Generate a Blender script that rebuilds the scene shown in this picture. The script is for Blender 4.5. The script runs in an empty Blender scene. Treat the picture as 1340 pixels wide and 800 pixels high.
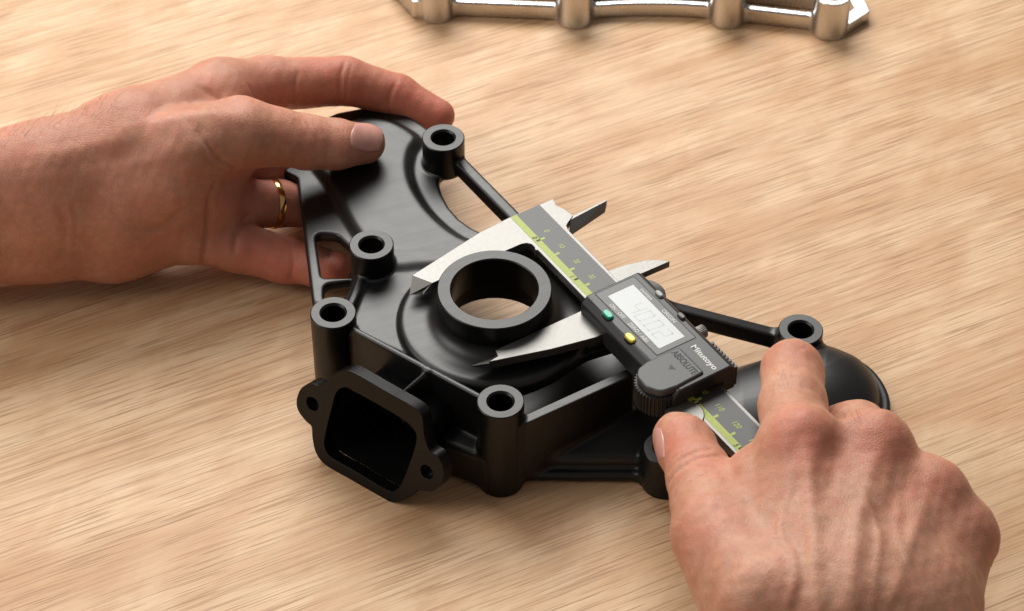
import bpy, bmesh, math, random
import numpy as np
from mathutils import Vector, Matrix

random.seed(7)
S = bpy.context.scene
C = S.collection
MM = 0.001

# ------------------------------------------------------------------ camera
FPX = 3260.0                       # focal length in pixels of a 1340 px wide frame
TH = math.radians(44.0)
DIST = 869.0
CAM = np.array([0.0, -DIST * math.cos(TH), 40 + DIST * math.sin(TH)])
FW = np.array([0, math.cos(TH), -math.sin(TH)])
UP = np.array([0, math.sin(TH), math.cos(TH)])
RT = np.array([1.0, 0, 0])
cd = bpy.data.cameras.new('camera')
cam = bpy.data.objects.new('camera', cd)
C.objects.link(cam)
cam.location = Vector(CAM) * MM
cam.rotation_euler = (math.radians(90) - TH, 0, 0)
cd.sensor_width = 36
cd.lens = FPX / 1340 * 36
cd.clip_start = 0.01
cd.clip_end = 50
cd.dof.use_dof = True
cd.dof.focus_distance = 0.862
cd.dof.aperture_fstop = 22
S.camera = cam

# ------------------------------------------------------------------ light
W = bpy.data.worlds.new('World')
S.world = W
W.use_nodes = True
bg = W.node_tree.nodes['Background']
bg.inputs[0].default_value = (1.0, 0.96, 0.92, 1)
bg.inputs[1].default_value = 0.19


def area(name, loc, target, size, power, col, sy=None):
    l = bpy.data.lights.new(name, 'AREA')
    l.energy = power
    l.color = col
    l.shape = 'RECTANGLE'
    l.size = size
    l.size_y = sy or size
    o = bpy.data.objects.new(name, l)
    C.objects.link(o)
    o.location = loc
    d = Vector(target) - Vector(loc)
    o.rotation_euler = d.to_track_quat('-Z', 'Y').to_euler()
    return o


area('window_softbox', (-0.22, 1.0, 1.05), (0, 0.02, 0), 1.1, 28.5, (1.0, 0.98, 0.94), 0.75)
area('side_softbox', (-1.1, -0.1, 0.95), (-0.05, 0, 0.03), 0.8, 9, (1.0, 0.95, 0.89))

S.view_settings.view_transform = 'Standard'
S.view_settings.look = 'None'
S.view_settings.exposure = 0
S.view_settings.gamma = 1
S.view_settings.use_curve_mapping = False
S.cycles.max_bounces = 8


# ------------------------------------------------------------------ geometry helpers (millimetres)
def at(x, y, z):
    r = FW * FPX + RT * (x - 670) - UP * (y - 400)
    t = (z - CAM[2]) / r[2]
    return CAM + r * t


def at2(pts, z):
    return [tuple(at(x, y, z)[:2]) for x, y in pts]


def on_plane(x, y, p0, n):
    r = FW * FPX + RT * (x - 670) - UP * (y - 400)
    return CAM + r * (np.dot(np.array(p0) - CAM, n) / np.dot(r, n))


def link(name, me, mat, parent=None):
    o = bpy.data.objects.new(name, me)
    C.objects.link(o)
    if mat is not None and not me.materials:
        me.materials.append(mat)
    if parent is not None:
        o.parent = parent
    return o


def tag(o, label, cat=None, group=None, kind=None):
    if label:
        o['label'] = label
    if cat:
        o['category'] = cat
    if group:
        o['group'] = group
    if kind:
        o['kind'] = kind
    return o


def empty(name, loc, label, cat, group=None):
    o = bpy.data.objects.new(name, None)
    o.empty_display_size = 0.01
    C.objects.link(o)
    tag(o, label, cat, group)
    return o


def mesh_np(name, v, f, smooth=True):
    me = bpy.data.meshes.new(name)
    me.from_pydata([tuple(p) for p in (np.asarray(v) * MM)], [], [tuple(q) for q in f])
    me.update()
    if smooth:
        me.polygons.foreach_set('use_smooth', [True] * len(me.polygons))
    return me


def bm_obj(name, bm, mat, parent=None, bevel=0, seg=2, smooth=True, angle=35):
    bmesh.ops.recalc_face_normals(bm, faces=bm.faces)
    for v in bm.verts:
        v.co *= MM
    me = bpy.data.meshes.new(name)
    bm.to_mesh(me)
    bm.free()
    if smooth:
        me.polygons.foreach_set('use_smooth', [True] * len(me.polygons))
        try:
            me.set_sharp_from_angle(angle=math.radians(angle))
        except Exception:
            pass
    o = link(name, me, mat, parent)
    if bevel:
        m = o.modifiers.new('bevel', 'BEVEL')
        m.width = bevel * MM
        m.segments = seg
        m.limit_method = 'ANGLE'
        m.angle_limit = math.radians(30)
        m.harden_normals = False
    return o


def spline(pts, n=6, closed=True):
    P = [np.array(p, float) for p in pts]
    N = len(P)
    out = []
    for i in range(N if closed else N - 1):
        if closed:
            p0, p1, p2, p3 = P[i - 1], P[i], P[(i + 1) % N], P[(i + 2) % N]
        else:
            p0, p1, p2, p3 = P[max(i - 1, 0)], P[i], P[i + 1], P[min(i + 2, N - 1)]
        for k in range(n):
            t = k / n
            out.append(0.5 * ((2 * p1) + (-p0 + p2) * t + (2 * p0 - 5 * p1 + 4 * p2 - p3) * t * t + (-p0 + 3 * p1 - 3 * p2 + p3) * t ** 3))
    if not closed:
        out.append(P[-1])
    return out


def rounded(pts, r, n=5):
    """round the corners of a polygon; r one number or one per corner"""
    P = [np.array(p, float) for p in pts]
    N = len(P)
    out = []
    for i in range(N):
        rr = r[i] if isinstance(r, (list, tuple)) else r
        a, b, c = P[i - 1], P[i], P[(i + 1) % N]
        u = a - b
        w = c - b
        lu, lw = np.linalg.norm(u), np.linalg.norm(w)
        u /= lu
        w /= lw
        ang = math.acos(max(-1, min(1, float(np.dot(u, w)))))
        d = min(rr / max(math.tan(ang / 2), 1e-3), lu * 0.48, lw * 0.48)
        if rr <= 0 or d < 1e-4:
            out.append(b)
            continue
        p, q = b + u * d, b + w * d
        for k in range(n + 1):
            t = k / n
            out.append((1 - t) ** 2 * p + 2 * t * (1 - t) * b + t * t * q)
    return out


def prism_bm(poly, z0, z1, holes=()):
    """extrude a 2D polygon (with holes) between z0 and z1 as a bmesh"""
    bm = bmesh.new()
    edges = []
    for loop in [poly] + list(holes):
        vs = [bm.verts.new((p[0], p[1], z0)) for p in loop]
        for i in range(len(vs)):
            edges.append(bm.edges.new((vs[i], vs[(i + 1) % len(vs)])))
    if holes:
        r = bmesh.ops.triangle_fill(bm, edges=edges, use_beauty=True)
        fs = [f for f in r['geom'] if isinstance(f, bmesh.types.BMFace)]
    else:
        fs = [bm.faces.new(bm.verts[:])]
    r = bmesh.ops.extrude_face_region(bm, geom=fs)
    for g in r['geom']:
        if isinstance(g, bmesh.types.BMVert):
            g.co.z = z1
    return bm


def lathe_bm(prof, cx, cy, n=64):
    """profile [(r,z)...]; closed into a loop if first == last"""
    bm = bmesh.new()
    rings = []
    for r, z in prof:
        if r < 1e-6:
            rings.append([bm.verts.new((cx, cy, z))] * n)
        else:
            rings.append([bm.verts.new((cx + r * math.cos(2 * math.pi * k / n), cy + r * math.sin(2 * math.pi * k / n), z)) for k in range(n)])
    for a, b in zip(rings[:-1], rings[1:]):
        for k in range(n):
            q = [a[k], a[(k + 1) % n], b[(k + 1) % n], b[k]]
            u = []
            for v in q:
                if v not in u:
                    u.append(v)
            if len(u) > 2:
                bm.faces.new(u)
    bmesh.ops.remove_doubles(bm, verts=bm.verts, dist=1e-4)
    return bm


def tube_bm(pts, rad, n=10, caps=True):
    bm = bmesh.new()
    P = [np.array(p, float) for p in pts]
    R = rad if isinstance(rad, (list, tuple)) else [rad] * len(P)
    rings = []
    for i, p in enumerate(P):
        t = P[min(i + 1, len(P) - 1)] - P[max(i - 1, 0)]
        t /= np.linalg.norm(t)
        a = np.cross(t, (0, 0, 1.0))
        if np.linalg.norm(a) < 1e-3:
            a = np.array([1.0, 0, 0])
        a /= np.linalg.norm(a)
        b = np.cross(t, a)
        rings.append([bm.verts.new(p + R[i] * (a * math.cos(2 * math.pi * k / n) + b * math.sin(2 * math.pi * k / n))) for k in range(n)])
    for a, b in zip(rings[:-1], rings[1:]):
        for k in range(n):
            bm.faces.new((a[k], a[(k + 1) % n], b[(k + 1) % n], b[k]))
    if caps:
        bm.faces.new(rings[0])
        bm.faces.new(rings[-1])
    return bm


# ------------------------------------------------------------------ implicit surfaces
def smin(a, b, k):
    h = np.maximum(k - np.abs(a - b), 0) / k
    return np.minimum(a, b) - h * h * k * 0.25


def smax(a, b, k):
    return -smin(-a, -b, k)


class Poly2:
    """signed distance to a 2D polygon, tabulated (negative inside)"""
    def __init__(self, pts, h=0.4, pad=14):
        P = np.array([p[:2] for p in pts], float)
        self.lo = P.min(0) - pad
        hi = P.max(0) + pad
        self.h = h
        n = np.ceil((hi - self.lo) / h).astype(int) + 2
        xs = self.lo[0] + np.arange(n[0]) * h
        ys = self.lo[1] + np.arange(n[1]) * h
        X, Y = np.meshgrid(xs, ys, indexing='ij')
        d = np.full(X.shape, 1e9)
        inside = np.zeros(X.shape, bool)
        for i in range(len(P)):
            a, b = P[i - 1], P[i]
            e = b - a
            wx, wy = X - a[0], Y - a[1]
            t = np.clip((wx * e[0] + wy * e[1]) / max(e @ e, 1e-9), 0, 1)
            d = np.minimum(d, (wx - e[0] * t) ** 2 + (wy - e[1] * t) ** 2)
            c = (a[1] <= Y) != (b[1] <= Y)
            with np.errstate(divide='ignore', invalid='ignore'):
                xc = a[0] + (Y - a[1]) / (b[1] - a[1] if b[1] != a[1] else 1e-9) * e[0]
            inside ^= c & (X < xc)
        self.t = np.sqrt(d) * np.where(inside, -1, 1)

    def __call__(self, x, y):
        u = (x - self.lo[0]) / self.h
        v = (y - self.lo[1]) / self.h
        m, n = self.t.shape
        uc = np.clip(u, 0, m - 1.001)
        vc = np.clip(v, 0, n - 1.001)
        i = uc.astype(int)
        j = vc.astype(int)
        a = uc - i
        b = vc - j
        t = self.t
        r = (t[i, j] * (1 - a) + t[i + 1, j] * a) * (1 - b) + (t[i, j + 1] * (1 - a) + t[i + 1, j + 1] * a) * b
        return r + np.hypot(u - uc, v - vc) * self.h


def ext(d2, z, z0, z1, r=0.8):
    """extrusion with rounded edges"""
    return smax(d2, np.abs(z - (z0 + z1) / 2) - (z1 - z0) / 2, 2.2 * r)


def seg2(x, y, a, b):
    ex, ey = b[0] - a[0], b[1] - a[1]
    t = np.clip(((x - a[0]) * ex + (y - a[1]) * ey) / (ex * ex + ey * ey), 0, 1)
    return np.hypot(x - a[0] - ex * t, y - a[1] - ey * t), t


def cone3(x, y, z, a, b, r0, r1, fl=None):
    ex, ey, ez = b[0] - a[0], b[1] - a[1], b[2] - a[2]
    t = np.clip(((x - a[0]) * ex + (y - a[1]) * ey + (z - a[2]) * ez) / (ex * ex + ey * ey + ez * ez), 0, 1)
    return np.sqrt((x - a[0] - ex * t) ** 2 + (y - a[1] - ey * t) ** 2 + (z - a[2] - ez * t) ** 2) - (r0 + (r1 - r0) * t)


def iso(name, fn, lo, hi, h, block=6):
    """polygonise fn = 0 (surface nets), snap to the surface, normals from the field"""
    lo = np.array(lo, float)
    hi = np.array(hi, float)
    nb = np.ceil((hi - lo) / (h * block)).astype(int)
    n = nb * block
    cx, cy, cz = [lo[i] + (np.arange(nb[i]) + 0.5) * h * block for i in range(3)]
    BX, BY, BZ = np.meshgrid(cx, cy, cz, indexing='ij')
    cv = fn(BX.ravel(), BY.ravel(), BZ.ravel()).reshape(nb)
    V = np.repeat(np.repeat(np.repeat(cv, block, 0), block, 1), block, 2).astype(np.float32)
    sel = np.argwhere(np.abs(cv) < h * block * 1.25)
    off = np.stack(np.meshgrid(*[np.arange(block)] * 3, indexing='ij'), -1).reshape(-1, 3)
    for s in range(0, len(sel), 1500):
        ii = (sel[s:s + 1500, None, :] * block + off[None]).reshape(-1, 3)
        p = lo + ii * h
        V[ii[:, 0], ii[:, 1], ii[:, 2]] = fn(p[:, 0], p[:, 1], p[:, 2])
    sg = V < 0
    a = sg[:-1, :-1, :-1]
    cnt = sum(sg[i:n[0] - 1 + i, j:n[1] - 1 + j, k:n[2] - 1 + k].astype(np.int8) for i in (0, 1) for j in (0, 1) for k in (0, 1))
    act = (cnt > 0) & (cnt < 8)
    ids = np.full(act.shape, -1)
    ac = np.argwhere(act)
    ids[act] = np.arange(len(ac))
    sm = np.zeros((len(ac), 3))
    ct = np.zeros(len(ac))
    cor = [(i, j, k) for i in (0, 1) for j in (0, 1) for k in (0, 1)]
    for p in cor:
        for ax in range(3):
            if p[ax] == 0:
                q = list(p)
                q[ax] = 1
                va = V[ac[:, 0] + p[0], ac[:, 1] + p[1], ac[:, 2] + p[2]]
                vb = V[ac[:, 0] + q[0], ac[:, 1] + q[1], ac[:, 2] + q[2]]
                m = (va < 0) != (vb < 0)
                with np.errstate(divide='ignore', invalid='ignore'):
                    t = np.where(m, va / (va - vb), 0)
                pos = np.tile(np.array(p, float), (len(ac), 1))
                pos[:, ax] += t
                sm[m] += pos[m]
                ct[m] += 1
    P = lo + (ac + sm / ct[:, None]) * h
    faces = []
    for ax in range(3):
        b, c = (ax + 1) % 3, (ax + 2) % 3
        s0 = [slice(1, n[i] - 1) for i in range(3)]
        s1 = list(s0)
        s0[ax] = slice(0, n[ax] - 1)
        s1[ax] = slice(1, n[ax])
        A, B = sg[tuple(s0)], sg[tuple(s1)]
        ed = np.argwhere(A != B)
        flip = A[A != B]
        base = ed + 1
        base[:, ax] = ed[:, ax]
        qs = []
        for db, dc in ((0, 0), (-1, 0), (-1, -1), (0, -1)):
            q = base.copy()
            q[:, b] += db
            q[:, c] += dc
            qs.append(ids[q[:, 0], q[:, 1], q[:, 2]])
        Q = np.stack(qs, 1)
        Q[~flip] = Q[~flip][:, ::-1]
        faces.append(Q)
    Fq = np.concatenate(faces)
    Fq = Fq[(Fq >= 0).all(1)]

    def grad(P, e):
        g = np.zeros_like(P)
        for i in range(3):
            d = np.zeros(3)
            d[i] = e
            g[:, i] = (fn(*(P + d).T) - fn(*(P - d).T)) / (2 * e)
        return g
    for it in range(2):
        f = fn(*P.T)
        g = grad(P, h * 0.35)
        stp = f[:, None] * g / np.maximum((g * g).sum(1), 0.05)[:, None]
        l = np.linalg.norm(stp, axis=1, keepdims=True)
        P = P - stp * np.minimum(1, 0.6 * h / np.maximum(l, 1e-9))
    g = grad(P, h * 0.5)
    N = g / np.maximum(np.linalg.norm(g, axis=1, keepdims=True), 1e-9)
    me = bpy.data.meshes.new(name)
    me.vertices.add(len(P))
    me.vertices.foreach_set('co', (P * MM).ravel())
    me.loops.add(len(Fq) * 4)
    me.loops.foreach_set('vertex_index', Fq.ravel())
    me.polygons.add(len(Fq))
    me.polygons.foreach_set('loop_start', np.arange(len(Fq)) * 4)
    me.update(calc_edges=True)
    me.validate()
    me.polygons.foreach_set('use_smooth', [True] * len(me.polygons))
    me.normals_split_custom_set_from_vertices([tuple(v) for v in N])
    return me, P, N


# ------------------------------------------------------------------ materials
def mat(name):
    m = bpy.data.materials.new(name)
    m.use_nodes = True
    nt = m.node_tree
    b = nt.nodes['Principled BSDF']
    return m, nt, b


def node(nt, typ, **kw):
    n = nt.nodes.new(typ)
    for k, v in kw.items():
        if k.startswith('i_'):
            n.inputs[k[2:].replace('_', ' ')].default_value = v
        else:
            setattr(n, k, v)
    return n


def lk(nt, a, b):
    nt.links.new(a, b)


def ramp(nt, fac, stops):
    r = nt.nodes.new('ShaderNodeValToRGB')
    e = r.color_ramp.elements
    e[0].position, e[0].color = stops[0][0], (*stops[0][1], 1)
    e[1].position, e[1].color = stops[-1][0], (*stops[-1][1], 1)
    for p, c in stops[1:-1]:
        x = e.new(p)
        x.color = (*c, 1)
    lk(nt, fac, r.inputs[0])
    return r.outputs[0]


def mixc(nt, fac, a, b, mode='MIX'):
    m = nt.nodes.new('ShaderNodeMix')
    m.data_type = 'RGBA'
    m.blend_type = mode
    for s, v in ((0, fac), (6, a), (7, b)):
        if hasattr(v, 'is_linked') or hasattr(v, 'links'):
            lk(nt, v, m.inputs[s])
        else:
            m.inputs[s].default_value = v if not isinstance(v, tuple) else ((*v, 1) if len(v) == 3 else v)
    return m.outputs[2]


def coords(nt, scale=(1, 1, 1), rot=(0, 0, 0), kind='Object'):
    t = nt.nodes.new('ShaderNodeTexCoord')
    r = node(nt, 'ShaderNodeMapping')
    r.inputs['Rotation'].default_value = rot
    lk(nt, t.outputs[kind], r.inputs[0])
    m = node(nt, 'ShaderNodeMapping')
    m.inputs['Scale'].default_value = scale
    lk(nt, r.outputs[0], m.inputs[0])
    return m.outputs[0]


def noise(nt, vec, scale, detail=4, rough=0.55, dist=0.0):
    n = node(nt, 'ShaderNodeTexNoise')
    n.inputs['Scale'].default_value = scale
    n.inputs['Detail'].default_value = detail
    n.inputs['Roughness'].default_value = rough
    n.inputs['Distortion'].default_value = dist
    lk(nt, vec, n.inputs['Vector'])
    return n.outputs['Fac']


def bump(nt, b, h, dist, strength=1.0):
    n = node(nt, 'ShaderNodeBump')
    n.inputs['Distance'].default_value = dist
    n.inputs['Strength'].default_value = strength
    lk(nt, h, n.inputs['Height'])
    lk(nt, n.outputs[0], b.inputs['Normal'])
    return n


def m_wood():
    m, nt, b = mat('plywood')
    A = math.radians(-26.5)
    rot = (0, 0, A)
    # slow drift of tone along the sheet and soft cathedral figure
    big = noise(nt, coords(nt, (3.5, 20, 1), rot), 2.4, 4, 0.55, 0.4)
    fig = noise(nt, coords(nt, (26, 44, 1), (0, 0, A - math.radians(24))), 1.0, 4, 0.6, 0.45)
    col = ramp(nt, big, [(0.30, (0.53, 0.315, 0.165)), (0.45, (0.595, 0.385, 0.222)), (0.58, (0.67, 0.465, 0.288)), (0.70, (0.575, 0.365, 0.207))])
    col = mixc(nt, ramp(nt, fig, [(0.42, (0, 0, 0)), (0.66, (0.55, 0.55, 0.55))]), col, (0.49, 0.26, 0.12))
    # growth lines: long, thin, low contrast
    ln = noise(nt, coords(nt, (5, 480, 1), rot), 1.0, 5, 0.8, 0.02)
    col = mixc(nt, 0.8, col, ramp(nt, ln, [(0.32, (0.62, 0.50, 0.39)), (0.45, (0.95, 0.935, 0.915)), (0.64, (1.08, 1.08, 1.08))]), 'MULTIPLY')
    # open pores: short, hair-thin dark dashes along the grain
    zone = noise(nt, coords(nt, (14, 34, 1), (0, 0, A - 0.3)), 1.2, 4, 0.6, 0.3)
    zm = ramp(nt, zone, [(0.34, (0.35, 0.35, 0.35)), (0.62, (0.95, 0.95, 0.95))])
    pf = None
    for sc_, off, lo_, hi_ in (((26, 1150, 1), 0, 0.58, 0.67), ((34, 1600, 1), 3.1, 0.58, 0.67)):
        v = coords(nt, sc_, (0, 0, A + off * 0.003))
        po = noise(nt, v, 1.0, 1.0, 0.5, 0.0)
        pm = ramp(nt, po, [(lo_, (0, 0, 0)), (hi_, (1, 1, 1))])
        pf = pm if pf is None else mixc(nt, 1.0, pf, pm, 'LIGHTEN')
    pf = mixc(nt, 1.0, pf, zm, 'MULTIPLY')
    col = mixc(nt, mixc(nt, 1.0, pf, (0.72, 0.72, 0.72), 'MULTIPLY'), col, (0.27, 0.13, 0.05))
    lk(nt, col, b.inputs['Base Color'])
    b.inputs['Roughness'].default_value = 0.50
    b.inputs['Specular IOR Level'].default_value = 0.35
    h = mixc(nt, 0.5, ln, mixc(nt, 1.0, (1, 1, 1), pf, 'SUBTRACT'))
    bump(nt, b, h, 0.00012, 0.6)
    return m


def m_black(name='black_plastic', base=0.016, rough=0.36, tool=0.5, spec=0.42):
    m, nt, b = mat(name)
    n1 = noise(nt, coords(nt, (1, 1, 1)), 160, 4, 0.6)
    n2 = noise(nt, coords(nt, (30, 900, 300), (0, 0, math.radians(-22))), 1.0, 3, 0.6)
    c = ramp(nt, n1, [(0.3, (base * 0.85,) * 3), (0.7, (base * 1.25, base * 1.22, base * 1.2))])
    lk(nt, c, b.inputs['Base Color'])
    mx = mixc(nt, 0.5, n1, n2)
    r = ramp(nt, mx, [(0.3, (rough - 0.025,) * 3), (0.7, (rough + 0.035,) * 3)])
    lk(nt, r, b.inputs['Roughness'])
    b.inputs['Specular IOR Level'].default_value = spec
    bump(nt, b, n2, 0.0000015, tool)
    return m


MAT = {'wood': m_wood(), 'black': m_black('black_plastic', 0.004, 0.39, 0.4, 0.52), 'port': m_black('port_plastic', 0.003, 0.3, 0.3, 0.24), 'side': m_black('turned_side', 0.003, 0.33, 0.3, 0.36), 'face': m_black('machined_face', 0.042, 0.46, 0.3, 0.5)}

# ------------------------------------------------------------------ tabletop
bm = bmesh.new()
bmesh.ops.create_grid(bm, x_segments=1, y_segments=1, size=1400)
tag(bm_obj('tabletop', bm, MAT['wood'], smooth=False), None, kind='structure')

# ------------------------------------------------------------------ black machined housing
BOSS = {k: at(*v) for k, v in dict(A=(580, 180, 40), B=(486, 320, 40), C=(436, 409, 40), D=(655, 525, 40),
                                   E=(872, 586, 18), F=(1048, 431, 19), G=(842, 385, 30)).items()}
RING = at(647, 378, 45.5)

housing = empty('machined_housing', (0, 0, 0), 'black machined pump housing with round collar, bosses and side port on the plywood', 'housing')

LEDGE_Z, PAD_Z, FLOOR_Z, DISC_Z = 27.2, 30.6, 29.4, 32.0
ledge = Poly2(rounded(at2([(409, 398), (388, 232), (366, 222), (380, 190), (412, 160), (440, 147), (470, 141), (495, 140), (522, 145), (545, 157), (565, 172),
                           (592, 190), (590, 214), (576, 226), (575, 240), (579, 254), (588, 271), (601, 286), (618, 298), (640, 308), (665, 325), (640, 340), (560, 345), (490, 345), (465, 375), (450, 400)], LEDGE_Z),
                      3, 3))
pad = Poly2(spline(at2([(459, 154), (490, 150), (520, 157), (548, 176), (540, 195), (537, 217), (544, 243), (566, 275), (603, 305), (650, 322), (660, 346), (560, 348), (512, 349), (478, 318), (458, 291), (441, 260), (425, 232), (408, 205), (425, 168)], PAD_Z), 4))
slot1 = Poly2(rounded(at2([(412, 304), (441, 307), (473, 337), (473, 363), (421, 363)], LEDGE_Z), [5, 4, 3, 2, 2.2], 4))
slot2 = Poly2(rounded(at2([(424, 372), (464, 366), (462, 388), (424, 394)], LEDGE_Z), [3, 1.5, 1.5, 2], 4))
floor = Poly2(rounded(at2([(447, 395), (478, 335), (650, 330), (740, 350), (790, 390), (860, 400), (840, 440), (770, 462), (700, 500), (648, 520), (470, 437)], FLOOR_Z), 3, 3))
recess = Poly2(rounded(at2([(560, 500), (700, 480), (850, 440), (850, 500), (700, 575), (650, 560)], 10.0), 3, 3))
DOME_OUT = at2([(668, 628), (690, 622), (760, 622), (842, 622), (880, 622), (960, 640), (1050, 625), (1120, 592), (1157, 560), (1166, 530), (1158, 502), (1138, 478), (1112, 464), (1082, 455),
                (1042, 458), (1002, 469), (965, 480), (900, 500), (830, 500), (760, 520), (690, 560)], 4.5)
dome = Poly2(spline(DOME_OUT, 4), pad=40)
WALL_A, WALL_B = at(452, 424, 37), at(640, 524, 37)
RIB_A, RIB_B = at(672, 556, 32), at(822, 488, 32)
SA, SB = at(596, 203, 33), at(772, 382, 31)
SG, SF = at(860, 394, 24), at(1026, 437, 14)
BC_A, BC_B = at(477, 357, 30), at(455, 404, 33)
GUS_A, GUS_B = at(557, 486, 36.4), at(527, 512, 31.5)


def strut(x, y, z, a, b, w, hgt, r):
    d, t = seg2(x, y, a, b)
    zc = a[2] + (b[2] - a[2]) * t - hgt / 2
    return smax(d - w / 2, np.abs(z - zc) - hgt / 2, 2.2 * r)


def f_body(x, y, z):
    dl = ledge(x, y)
    dl = smax(smax(dl, -slot1(x, y), 0.8), -slot2(x, y), 0.8)
    d = ext(dl, z, LEDGE_Z - 4.5, LEDGE_Z, 0.7)
    d = smin(d, ext(pad(x, y), z, LEDGE_Z - 4.5, PAD_Z, 1.9), 2.6)
    d = smin(d, ext(floor(x, y), z, 24.4, FLOOR_Z, 0.8), 2.0)
    d = smin(d, ext(recess(x, y), z, 5, 10, 0.8), 2.0)
    # ring base disc, flared up to the collar
    rr = np.hypot(x - RING[0], y - RING[1])
    disc = smax(rr - 34.2, np.abs(z - (DISC_Z - 3.7)) - 3.7, 3.6)
    d = smin(d, disc, 1.2)
    d = smin(d, smax(rr - 19.6, np.abs(z - 32.5) - 7.0, 0.6), 8)
    # walls and ribs
    dw, t = seg2(x, y, WALL_A, WALL_B)
    d = smin(d, smax(dw - 1.15, np.abs(z - 18.9) - 18.1, 1.0), 1.6)
    dr, t = seg2(x, y, RIB_A, RIB_B)
    d = smin(d, smax(dr - 1.9, np.abs(z - 18.0) - 14.0, 0.5), 2.0)
    d = smin(d, strut(x, y, z, SA, SB, 5.0, 6.5, 0.7), 2.5)
    d = smin(d, strut(x, y, z, SG, SF, 4.8, 7.0, 0.6), 2.5)
    d = smin(d, strut(x, y, z, BC_A, BC_B, 3.2, 8, 0.6), 2)
    d = smin(d, strut(x, y, z, GUS_A, GUS_B, 1.7, 16, 0.5), 2.0)
    # gusset pad behind the collar
    q = at(698, 336, 33)
    d = smin(d, smax(np.hypot(x - q[0], y - q[1]) - 6.5, np.abs(z - 27) - 6, 1), 1.5)
    # foot between the port and the front boss
    da, t = seg2(x, y, at(592, 606, 3), at(648, 628, 3))
    d = smin(d, smax(da - 4.5, np.abs(z - 9) - 8.2, 2.5), 2.5)
    # dome with its flange
    dd = dome(x, y)
    fl = ext(dd, z, 0.6, 4.5, 0.8)
    u = np.clip(-(dd + 3.5) / 27.0, 0, 1)
    wx = np.clip((x - 52) / 28.0, 0, 1)
    hh = 4.5 + (1 - wx) * (4.5 + 7.5 * u) + wx * 15.0 * np.sqrt(np.maximum(1 - (1 - u) ** 2.2, 0))
    dm = smax(smax(dd + 3.5, (z - hh) * 0.55, 2.2), 1.0 - z, 1)
    d = smin(d, smin(fl, dm, 1.4), 1.6)
    # boss fillets
    for k, (top, bot, fil) in dict(A=(35, 25, 2), B=(35, 23, 2), C=(34, 1, 2.5), D=(35, 1, 2.0), E=(14, .8, 4), F=(16, 1, 4), G=(26, 15, 5)).items():
        c = BOSS[k]
        d = smin(d, smax(np.hypot(x - c[0], y - c[1]) - 7.6, np.abs(z - (top + bot) / 2) - (top - bot) / 2, 0.6), fil)
    # through holes
    d = smax(d, 18.7 - rr, 0.3)
    for k in 'ABCDEFG':
        c = BOSS[k]
        d = smax(d, 4.2 - np.hypot(x - c[0], y - c[1]), 0.5)
    return d


me, _, _ = iso('body', f_body, (-92, -76, -1), (140, 126, 42), 0.62)
body = link('body', me, MAT['black'], housing)


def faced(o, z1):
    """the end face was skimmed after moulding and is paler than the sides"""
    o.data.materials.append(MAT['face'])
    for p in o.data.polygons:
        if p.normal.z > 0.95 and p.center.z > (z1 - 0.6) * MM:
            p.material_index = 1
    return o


def boss(k, z0, z1, r=8.0, hole=4.15):
    c = BOSS[k]
    ch = 0.5
    prof = [(r - ch, z0), (r, z0 + ch), (r, z1 - 0.35), (r - 0.35, z1), (hole + 0.7, z1), (hole, z1 - 0.7), (hole, z0), (r - ch, z0)]
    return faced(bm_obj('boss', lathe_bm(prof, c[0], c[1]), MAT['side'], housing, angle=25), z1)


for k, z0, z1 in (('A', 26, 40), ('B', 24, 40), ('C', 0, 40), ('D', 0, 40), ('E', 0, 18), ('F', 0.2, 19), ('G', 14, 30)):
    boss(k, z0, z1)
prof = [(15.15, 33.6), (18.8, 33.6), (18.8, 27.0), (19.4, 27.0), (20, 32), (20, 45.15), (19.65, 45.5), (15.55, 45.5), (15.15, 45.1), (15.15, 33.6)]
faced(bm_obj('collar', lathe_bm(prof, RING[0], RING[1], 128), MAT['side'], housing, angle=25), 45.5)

# ---- rectangular side port: flange frame with two lugs, duct behind it
wd = (WALL_B - WALL_A)[:2]
wd = wd / np.linalg.norm(wd)
PA = np.array([wd[0], wd[1], 0])
PN = np.array([wd[1], -wd[0], 0])
if PN[1] > 0:
    PN = -PN
TB = math.radians(14)
PNH = PN.copy()
PN = PN * math.cos(TB) + np.array([0, 0, math.sin(TB)])
PU = np.cross(PN, PA)
if PU[2] < 0:
    PU = -PU
P0 = at(512, 656, 0.6)


def port2(pts):
    out = []
    for zx, zy in pts:
        q = on_plane(380 + zx / 4.0, 470 + zy / 4.0, P0, PN) - P0
        out.append((q @ PA, q @ PU))
    return out


outer = spline(port2([(275, 62), (325, 68), (500, 168), (640, 248), (688, 300), (700, 400), (728, 478), (775, 515), (802, 585), (790, 650), (745, 692), (690, 690), (655, 690), (615, 730), (545, 750), (480, 730), (330, 640), (190, 560),
                      (135, 495), (115, 415), (110, 355), (80, 325), (40, 270), (32, 215), (55, 155), (105, 127), (150, 140), (185, 125), (220, 85)]), 4)
inner = spline(port2([(285, 148), (330, 168), (470, 245), (600, 325), (655, 385), (655, 450), (620, 560), (580, 655), (545, 692), (500, 685), (350, 595), (215, 515), (178, 455), (185, 385), (215, 260), (240, 175)]), 4)
hl = port2([(115, 235)])[0]
hr = port2([(714, 592)])[0]
h1 = [(hl[0] + 2.7 * math.cos(a), hl[1] + 2.7 * math.sin(a)) for a in np.linspace(0, 2 * math.pi, 24, endpoint=False)]
h2 = [(hr[0] + 2.7 * math.cos(a), hr[1] + 2.7 * math.sin(a)) for a in np.linspace(0, 2 * math.pi, 24, endpoint=False)]


def place(bm):
    for v in bm.verts:
        v.co = Vector(P0 + PA * v.co.x + PU * v.co.y + PN * v.co.z)
    return bm


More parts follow.
